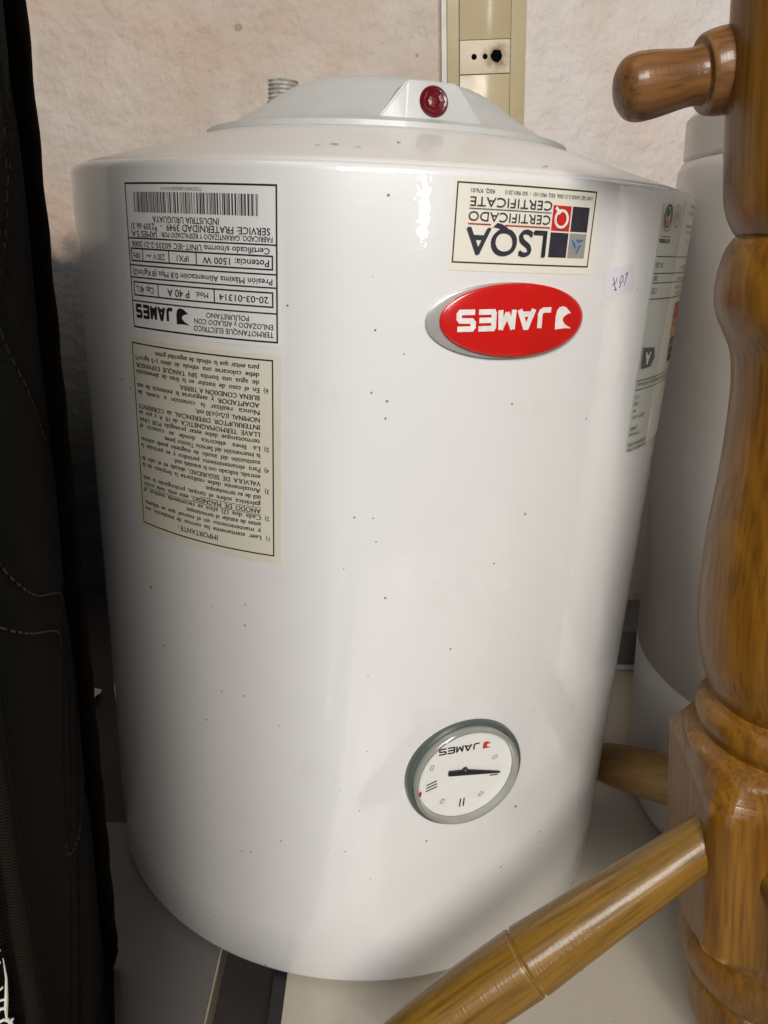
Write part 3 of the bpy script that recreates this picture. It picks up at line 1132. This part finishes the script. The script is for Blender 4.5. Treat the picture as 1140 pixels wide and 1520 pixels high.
# energy label round the right side
el = sheet('energy_label', upside(216, 419.5, 106, 134.5, 0.0), 106, 134.5, 0.00012, 'paper_green', H, edge=0.3)
sheet('label_face', upside(232.5, 421, 73, 137, 0.0), 73, 137, 0.00024, 'paper_cream', el)
T = 'ink_thin'
art = Art()
emap = lambda x, y, off: on_cyl(x, y, off)      # plain u, v for this one


def utext(s, u0, u1, v, h, col, bold=0.0):
    vv, ff = glyphs(s, bold)
    a, b = min(p[0] for p in vv), max(p[0] for p in vv)
    k = (u1 - u0) / (b - a)
    art.add(col, [(u1 - (p[0] - a) * k, v - p[1] * h / CAP) for p in vv], ff)


for v in (460.5, 451.8, 446.8, 438.3):
    art.rect(164.0, v - 0.25, 262, v + 0.25, K)
for v in (393.6, 388.3):
    art.rect(164.0, v - 0.22, 262, v + 0.22, K)
art.ring(171.5, 481.0, 5.0, 6.0, 1.3, 'ink_green')
art.disc(171.0, 482.6, 1.9, 2.3, 'ink_green')
art.poly([(168.6, 477.0), (171.6, 480.4), (174.0, 477.0), (171.4, 475.6)], 'ink_orange')
art.ring(171.5, 480.6, 6.6, 7.4, 0.5, T, 170, 370)
art.ring(184.5, 481.5, 4.4, 6.0, 0.5, T)
art.text('SNE', 182.2, 186.8, 479.6, 3.6, T)
utext('ursea', 164.5, 178.5, 469.4, 2.9, K, 0.02)
art.rect(166.0, 470.4, 178.0, 470.9, T)
utext('01-20', 164.8, 174.0, 457.4, 2.6, T, 0.02)
utext('88', 165.0, 168.8, 450.6, 2.6, T, 0.02)
utext('CTE', 164.6, 170.5, 444.0, 2.8, T, 0.02)
for v, a, b in ((489, 214, 236), (485, 208, 234), (478, 206, 238), (475, 210, 236), (470, 214, 224), (456, 212, 236),
                (449.5, 205, 232), (444.6, 203, 232), (441.4, 206, 230)):
    utext('ENERGIA TERMO', a, b, v, 1.7, T)
bars = [('ink_red', 0), ('ink_red', 1), ('ink_orange', 2), ('ink_yellow', 3), ('ink_green', 4), ('ink_dkgreen', 5), ('ink_dkgreen', 6)]
for c, k in bars:
    art.rect(214 + k * 0.6, 430.4 - k * 5.2, 250, 434.8 - k * 5.2, c)
art.poly([(166.2, 400.2), (165.6, 412.2), (181.0, 411.4), (183.8, 405.6), (179.0, 400.6)], 'ink_dkgreen')
utext('CONSUMO DE ENERGIA MENSUAL (kWh/mes)', 165.0, 240, 392.3, 2.2, T, 0.012)
for s, b, v in (('1,3', 170, 385.0), ('0,8', 169.6, 381.2), ('40', 168.6, 377.2), ('UNIT 1157', 182, 373.4), ('JAMES', 174, 366.6), ('TTE 40 AM', 179, 363.2),
                ('ADVERTENCIA DEL', 193, 356.8), ('CONSUMIDOR FINAL', 195, 353.6)):
    utext(s, 165.2, b, v, 1.9, T, 0.02)
art.emit('lettering', el, emap, 0.00034)
art = Art()
utext('A', 170.5, 178.5, 403.2 + 5.6, 0.1, 'ink_white')
art.layers.clear()
utext('A', 169.5, 176.5, 409.0, 6.4, 'ink_white', 0.03)
art.emit('lettering', el, emap, 0.00074)

# temperature gauge
TH = radians(18.2)
gn, ga, gb = Vector((sin(TH), -cos(TH), 0)), Vector((cos(TH), sin(TH), 0)), Vector((0, 0, 1))
gm = Matrix((ga, gb, gn)).transposed().to_4x4()
gm.determinant()
gm.translation = gn * R + ga * (-0.0002) + Vector((0, 0, 0.1655))
V, F, L = lathe([(0.0368, -0.0075), (0.0370, 0.0), (0.0364, 0.0016), (0.0352, 0.0024), (0.0340, 0.0022), (0.0336, -0.001), (0.028, -0.001)], gm, 96)
gauge = link_mesh('temperature_gauge', V, F, 'bezel', H)
V, F, L = lathe([(0.0336, 0.0008), (0.0338, 0.0046), (0.0332, 0.0056), (0.0324, 0.0060), (0.0314, 0.0057), (0.0310, 0.0046), (0.0308, 0.0012)], gm, 96, cap0=False, cap1=False)
link_mesh('lens_rim', V, F, 'lensring', gauge)
V, F, L = lathe([(0.0306, 0.0006), (0.0306, 0.0012), (0.0001, 0.0012)], gm, 96)
link_mesh('dial', V, F, 'dial', gauge)


def dialmap(x, y, off):
    return gm @ Vector((x / 1000, y / 1000, off))


art = Art()
def turned(x, y):
    return -x, -y
g2 = Art()
g2.wordmark(-8.0, -20.8, 26.5, 4.7, K, t=1.0)
for col, (v, f) in g2.layers.items():
    art.add(col, [(-a, -b) for a, b in v], f)
g3 = Art()
g3.flame(-15.4, -20.6, 5.6, 4.9, 'ink_red')
for col, (v, f) in g3.layers.items():
    art.add(col, [(-a, -b) for a, b in v], f)
art.stroke([(16.6, -4.6), (21.6, -5.0)], 0.8, K)
for dx in (-1.2, 1.2):
    art.stroke([(-0.6 + dx, -23.6), (-0.4 + dx, -18.2)], 0.9, K)
for d in (-2.1, 0, 2.1):
    art.stroke([(-24.4 - d * 0.05, -5.6 - d), (-18.2 + d * 0.12, -3.6 - d)], 0.85, K)
for (x, y, a) in ((18.6, 8.2, 25), (-22.0, 8.4, 80), (-13.6, -17.2, 60), (11.6, -17.2, 50)):
    c, s = cos(radians(a)), sin(radians(a))
    pp = [(x + c * p - s * q, y + s * p + c * q) for p, q in ((-1.5, -.85), (1.5, -.85), (1.5, .85), (-1.5, .85), (-1.5, -.85))]
    art.stroke(pp, 0.32, K)
art.disc(-28.2, -9.0, 0.9, 2.0, 'ink_red')
art.emit('lettering', gauge, dialmap, 0.0014)
nv = [(-11.6, 4.6), (-11.6, 1.6), (22.0, -2.6), (22.6, -2.2), (22.0, -1.8), (0, 3.8)]
nb = [dialmap(x, y, 0.0020) for x, y in nv] + [dialmap(x, y, 0.0032) for x, y in nv]
m_ = len(nv)
link_mesh('needle', nb, [tuple(range(m_, 2 * m_)), tuple(reversed(range(m_)))] + [(i, (i + 1) % m_, m_ + (i + 1) % m_, m_ + i) for i in range(m_)], 'black', gauge, smooth=False)
V, F, L = lathe([(0.0019, 0.0012), (0.0019, 0.0036), (0.0012, 0.0042)], gm @ Matrix.Translation((-0.0006, 0.0030, 0)), 20)
link_mesh('needle_hub', V, F, 'black', gauge)
V, F, L = lathe([(0.0312, 0.0059), (0.012, 0.0064), (0.0003, 0.0065)], gm, 64, cap0=False)
link_mesh('lens', V, F, 'glass', gauge)

# ------------------------------------------------------------------ second white tank behind, to the right
ax = Vector((-0.0805, 0, 1.0)).normalized()
B0 = Vector((0.4161, -0.01, 0.0))
tm = frame(B0, ax, ref=(0, 1, 0))
T2 = thing('white_tank', 'plain white cylindrical tank standing behind the wooden leg', 'tank', B0)
pr = [(0.150, 0.012), (0.163, 0.0135), (0.1685, 0.019), (0.17, 0.028), (0.17, 0.10), (0.17, 0.1560), (0.1692, 0.1568), (0.1692, 0.1576), (0.17, 0.1584), (0.17, 0.35), (0.17, 0.520),
      (0.1695, 0.530), (0.167, 0.5365), (0.163, 0.5385)]
V, F, L = lathe(pr, tm, 160)
link_mesh('tank_body', V, F, 'enamel_far', T2, angle=50)
V, F, L = lathe([(0.1645, 0.5372), (0.1665, 0.5400), (0.1665, 0.5640), (0.1650, 0.5660), (0.158, 0.5672)], tm, 128)
link_mesh('tank_collar', V, F, 'enamel_far', T2)
V, F, L = lathe([(0.1565, 0.5660), (0.1565, 0.5900), (0.150, 0.600), (0.12, 0.612), (0.06, 0.618), (0.001, 0.619)], tm, 128)
link_mesh('tank_lid', V, F, 'enamel_far', T2)

# ------------------------------------------------------------------ wooden furniture leg with rungs
def px_(z):
    return 0.1800 + 0.15 * (0.447 - z)


YP = -0.2394
WD = thing('wooden_stool', 'amber varnished turned wooden stool leg with round rungs in front of the white water heater', 'stool', (px_(0), YP, 0))
P1 = Vector((0.172, -0.26, 0.181))
P2 = Vector((0.028, -0.296, 0.0815))
dirr = (P2 - P1).normalized()
th = atan2(dirr.y, dirr.x) - 0.34        # the block's face is turned a little away from the rung
prof = [(.022, 0.0, 0), (.026, .010, 0), (.033, .026, 0), (.0378, .042, 0), (.0392, .060, 0), (.0392, .070, 0), (.0372, .0735, 0), (.0410, .078, 0),
        (.0435, .087, 0), (.0448, .096, 0), (.0432, .105, 0), (.0408, .1105, 0), (.0445, .1125, .1), (.0445, .118, .5), (.0448, .126, 1), (.0445, .135, 1),
        (.0445, .160, 1), (.0445, .190, 1), (.0445, .205, 1), (.0447, .214, .95), (.0442, .222, .55), (.0445, .229, .15), (.0400, .2335, 0), (.0378, .2352, 0),
        (.0385, .2375, 0), (.0402, .2425, 0), (.0395, .248, 0), (.0362, .2525, 0), (.0325, .2548, 0), (.0330, .2565, 0), (.0362, .264, 0), (.0392, .277, 0), (.0406, .2935, 0),
        (.0402, .312, 0), (.0380, .338, 0), (.0350, .360, 0), (.0326, .380, 0), (.0310, .400, 0), (.0306, .412, 0), (.0316, .4235, 0), (.0345, .431, 0), (.0380, .439, 0),
        (.0390, .447, 0), (.0380, .456, 0), (.0356, .4645, 0), (.0325, .4695, 0), (.0314, .4708, 0), (.0326, .4722, 0), (.0358, .479, 0), (.0372, .490, 0), (.0377, .515, 0), (.0372, .56, 0),
        (.0366, .62, 0), (.036, .70, 0)]
sp = smooth_profile(prof, 4)
V, F, L = lathe([(r, z) for r, z, s in sp], None, 192, sq=[min(1, max(0, s)) for r, z, s in sp], th0=th, chamfer=1.30)
V = [Vector((v.x + px_(v.z), v.y + YP, v.z)) for v in V]
leg = link_mesh('turned_leg', V, F, 'wood', WD, angle=17, attr=L)


def rung(name, a, b, prof, mat, parent=WD, n=4, seg=56):
    d = Vector(b) - Vector(a)
    m = frame(a, d)
    Ln = d.length
    sp = smooth_profile([(r, s * Ln) for s, r in prof], n)
    V, F, L = lathe(sp, m, seg)
    return link_mesh(name, V, F, mat, parent, angle=30, attr=L)


A1 = Vector((px_(.19) - 0.005, YP, .19))
rung('rung', P1 - dirr * 0.012, P2 + dirr * 0.03,
     [(-.05, .0122), (0.0, .0124), (.08, .0128), (.22, .0142), (.4, .0160), (.505, .0172), (.52, .0173), (.523, .0164), (.529, .0163), (.533, .0172), (.56, .0172), (.72, .0165), (.86, .0140), (.93, .0110), (.965, .0085), (1.0, .0080)], 'wood_rung')
rung('rung', (px_(.17) - 0.012, YP + .03, .172), (.214, .01, .026),
     [(0, .0145), (.15, .0155), (.4, .0172), (.7, .0178), (.9, .0165), (1.0, .013)], 'wood_rung')
rung('rung', (px_(.18) - 0.012, YP - .03, .18), (px_(.18) + 0.022, YP - 0.26, .165),
     [(0, .0145), (.2, .0155), (.5, .0172), (.8, .016), (1.0, .013)], 'wood_rung')
rung('handle', (.158, -.2244, .5375), (.0893, -.2250, .5222),
     [(0, .0150), (.2, .0156), (.38, .0158), (.46, .0152), (.505, .0140), (.512, .0112), (.53, .0106), (.60, .0105), (.70, .0115), (.80, .0124), (.88, .0124), (.94, .0108), (.98, .007), (.997, .0025), (1.0, .0004)], 'wood_dark')

# ------------------------------------------------------------------ quilted mattress on edge at the left
FX, FY = -0.163, -0.192
NX, NY = -0.0845, -0.420
MT = thing('quilted_mattress', 'dark brown quilted mattress standing on edge with taped borders', 'mattress', (-0.5, -0.26, 0))
ds = Vector((NX - FX, NY - FY, 0))
SL = ds.length
ds.normalize()
dn = Vector((-ds.y, ds.x, 0))
if dn.x < 0:
    dn = -dn
seams = [(0.080, 0.075, 31, 0.4), (0.155, 0.080, 29, 2.9), (0.12, 0.100, 24, 4.6)]


def seam_s(q, z):
    c, a, k, p = q
    return c + a * sin(k * z + p) + 0.006 * sin(2.3 * k * z + 2 * p)


ns, nz, ZT = 48, 170, 0.64
V, F = [], []
for j in range(nz + 1):
    z = ZT * j / nz
    for i in range(ns + 1):
        s = SL * i / ns
        d = min(abs(s - seam_s(q, z)) for q in seams)
        edge = min(s, SL - s)
        h = -0.004 + 0.005 * (1 - exp(-edge / 0.02)) + 0.0022 * (1 - exp(-(d / 0.008) ** 2)) + 0.0004 * sin(55 * z + 40 * s)
        V.append(Vector((FX, FY, z)) + ds * s + dn * h)
for j in range(nz):
    for i in range(ns):
        a = j * (ns + 1) + i
        F.append((a, a + 1, a + ns + 2, a + ns + 1))
link_mesh('quilted_border', V, F, 'fabric', MT, angle=80)
far_c, near_c = Vector((FX, FY, 0)), Vector((NX, NY, 0))
corners = [far_c, near_c, near_c - dn * 0.02 + ds * 0.004, near_c - dn * 0.9 + ds * 0.004, far_c - dn * 0.9 - ds * 0.004, far_c - dn * 0.02 - ds * 0.004]
bm_pts = [(p.x, p.y) for p in corners]
V = [Vector((x, y, 0.0)) for x, y in bm_pts] + [Vector((x, y, ZT)) for x, y in bm_pts]
n_ = len(bm_pts)
F = [tuple(range(n_)), tuple(reversed(range(n_, 2 * n_)))] + [((i + 1) % n_, i, n_ + i, n_ + (i + 1) % n_) for i in range(1, n_)]
link_mesh('mattress_core', V, F, 'fabric', MT, angle=30)


def edge_tape(x, y, wob, rad):
    pts = [(x + 0.0006 * sin(7 * z + wob), y, z) for z in [0.012 + (ZT - 0.012) * k / 90 for k in range(91)]]
    pts = [(x, y - 0.004 if wob < 1 else y + 0.004, 0.006)] + pts
    V, F = tube(pts, [0.9 * rad] + [rad * (1 + 0.06 * sin(1.1 * k + wob)) for k in range(91)], 14)
    return link_mesh('edge_tape', V, F, 'tape', MT, angle=60)


edge_tape(FX + 0.0020, FY + 0.002, 0.3, 0.0062)
edge_tape(NX, NY, 1.7, 0.0026)
V, F = tube([(FX, FY, 0.006), (FX + (NX - FX) * .5, FY + (NY - FY) * .5, 0.006), (NX, NY, 0.006)], 0.0058, 12)
link_mesh('edge_tape', V, F, 'tape', MT)
st = []
for q in seams:
    z = 0.01
    while z < ZT - 0.02:
        z2 = z + 0.0038
        pp = []
        for zz in (z, z2):
            s = min(max(seam_s(q, zz), 0.004), SL - 0.004)
            edge = min(s, SL - s)
            pp.append(Vector((FX, FY, zz)) + ds * s + dn * (-0.004 + 0.005 * (1 - exp(-edge / 0.02)) + 0.0005 + 0.0004 * sin(55 * zz + 40 * s)))
        st.append(tube(pp, 0.00035, 5))
        z += 0.0056
V, F = join(st)
so = link_mesh('stitching', V, F, 'thread', MT, smooth=False)
so['kind'] = 'stuff'
# white embroidered flourish on the near face, close to the edge
em = []
def E(pts, r):
    em.append(tube([near_c + ds * 0.0042 - dn * (a / 1000.0) + Vector((0, 0, z)) for a, z in pts], r, 6))


E([(4.7, .2895), (4.7, .2827), (5.5, .2754), (5.9, .2727), (6.1, .2692), (5.4, .2676), (5.2, .262), (5.9, .256), (5.6, .248)],
  [.0001, .0003, .0005, .0005, .0003, .0006, .0006, .0005, .0003])
E([(5.5, .2757), (6.9, .2757), (8.4, .278), (10, .2768)], .00032)
E([(5.9, .2726), (7.1, .2728), (8.8, .2708), (10.5, .2724)], .0004)
E([(5.4, .2676), (6.8, .2688), (8.8, .2680), (11, .2694)], .0004)
E([(5.8, .2800), (6.8, .2790), (8.0, .2810)], .0003)
E([(5.4, .2883), (6.5, .2886), (8.0, .2872)], .0003)
E([(5.0, .2922), (6.2, .2924), (8.0, .2912)], .0003)
E([(5.4, .2676), (4.6, .2684)], .0003)
E([(5.9, .256), (7.5, .2576), (9.5, .2562)], .0004)
V, F = join(em)
link_mesh('embroidery', V, F, 'embroidery', MT)

# ------------------------------------------------------------------ old outlet box on the wall
c0 = Vector((0.1005, 0.372, 0.6485))
ob = thing('outlet_box', 'old beige wall outlet panel with three scorched black holes', 'outlet', c0)
bmx = Matrix.Translation(c0) @ Matrix.Rotation(-lean, 4, 'Y')
V, F = box_vf((-0.0400, 0.0, -0.105), (0.0440, 0.0098, 0.42), bmx, 0.0012)
link_mesh('back_plate', V, F, 'box_side', ob)
V, F = box_vf((-0.0455, 0.004, -0.105), (-0.0402, 0.0098, 0.42), bmx)
link_mesh('paint_edge', V, F, 'white_paint', ob, smooth=False)
for lo, hi in (((-0.0268, -0.0022, 0.0164), (0.0272, 0.0, 0.41)), ((-0.0268, -0.0022, -0.100), (0.0272, 0.0, -0.0166))):
    V, F = box_vf(lo, hi, bmx, 0.0006)
    link_mesh('blank_plate', V, F, 'box_beige', ob)
V, F = box_vf((-0.0266, -0.0030, -0.0160), (0.0268, 0.0, 0.0158), bmx, 0.0006)
ou = link_mesh('outlet_module', V, F, 'outlet', ob)
for sx_ in (-0.0272, 0.0276):
    V, F = box_vf((sx_ - 0.0005, -0.0004, -0.100), (sx_ + 0.0005, 0.0, 0.41), bmx)
    link_mesh('groove', V, F, 'seam', ob, smooth=False)
for hx, hr, jag in ((-0.0115, 0.0029, 0.0), (0.0002, 0.0027, 0.0), (0.0122, 0.0060, 0.0006)):
    V, F = [], []
    sg = 24
    rr = random.Random(int(hr * 1e5))
    rad = [hr + rr.uniform(-jag, jag) for _ in range(sg)]
    for yy in (-0.0033, -0.0005):
        for k in range(sg):
            a = 2 * pi * k / sg
            V.append(bmx @ Vector((hx + rad[k] * cos(a), yy, 0.0002 + rad[k] * sin(a))))
    F = [tuple(range(sg)), tuple(range(2 * sg - 1, sg - 1, -1))] + [(k, (k + 1) % sg, sg + (k + 1) % sg, sg + k) for k in range(sg)]
    link_mesh('socket_hole', V, F, 'hole', ou, smooth=False)

# ------------------------------------------------------------------ small things in the gaps
V, F = [], []
rs = random.Random(11)
for j in range(5):
    for i in range(5):
        V.append(Vector((-0.314 + 0.007 * i + rs.uniform(-.002, .002), 0.127 + 0.008 * j + rs.uniform(-.002, .002), -0.020 + rs.uniform(0, 0.007))))
for j in range(4):
    for i in range(4):
        a = j * 5 + i
        F.append((a, a + 1, a + 6, a + 5))
o = link_mesh('paper_scrap', V, F, 'scrap', loc=(-0.300, 0.143, -0.022), smooth=False)
o['label'] = 'small crumpled white paper scrap in the dark gap beside the mattress'
o['category'] = 'paper'
V, F = box_vf((0.292, 0.215, 0.006), (0.345, 0.30, 0.05), None, 0.002)
ct = thing('small_carton', 'small dark grey carton with pale rim in the gap between the tanks', 'box', (0.318, 0.257, 0.0))
link_mesh('carton_body', V, F, 'card', ct)
V, F = box_vf((0.290, 0.212, 0.0005), (0.347, 0.303, 0.0058), None, 0.001)
link_mesh('carton_rim', V, F, 'scrap', ct)

bpy.data.objects.remove(_fo)
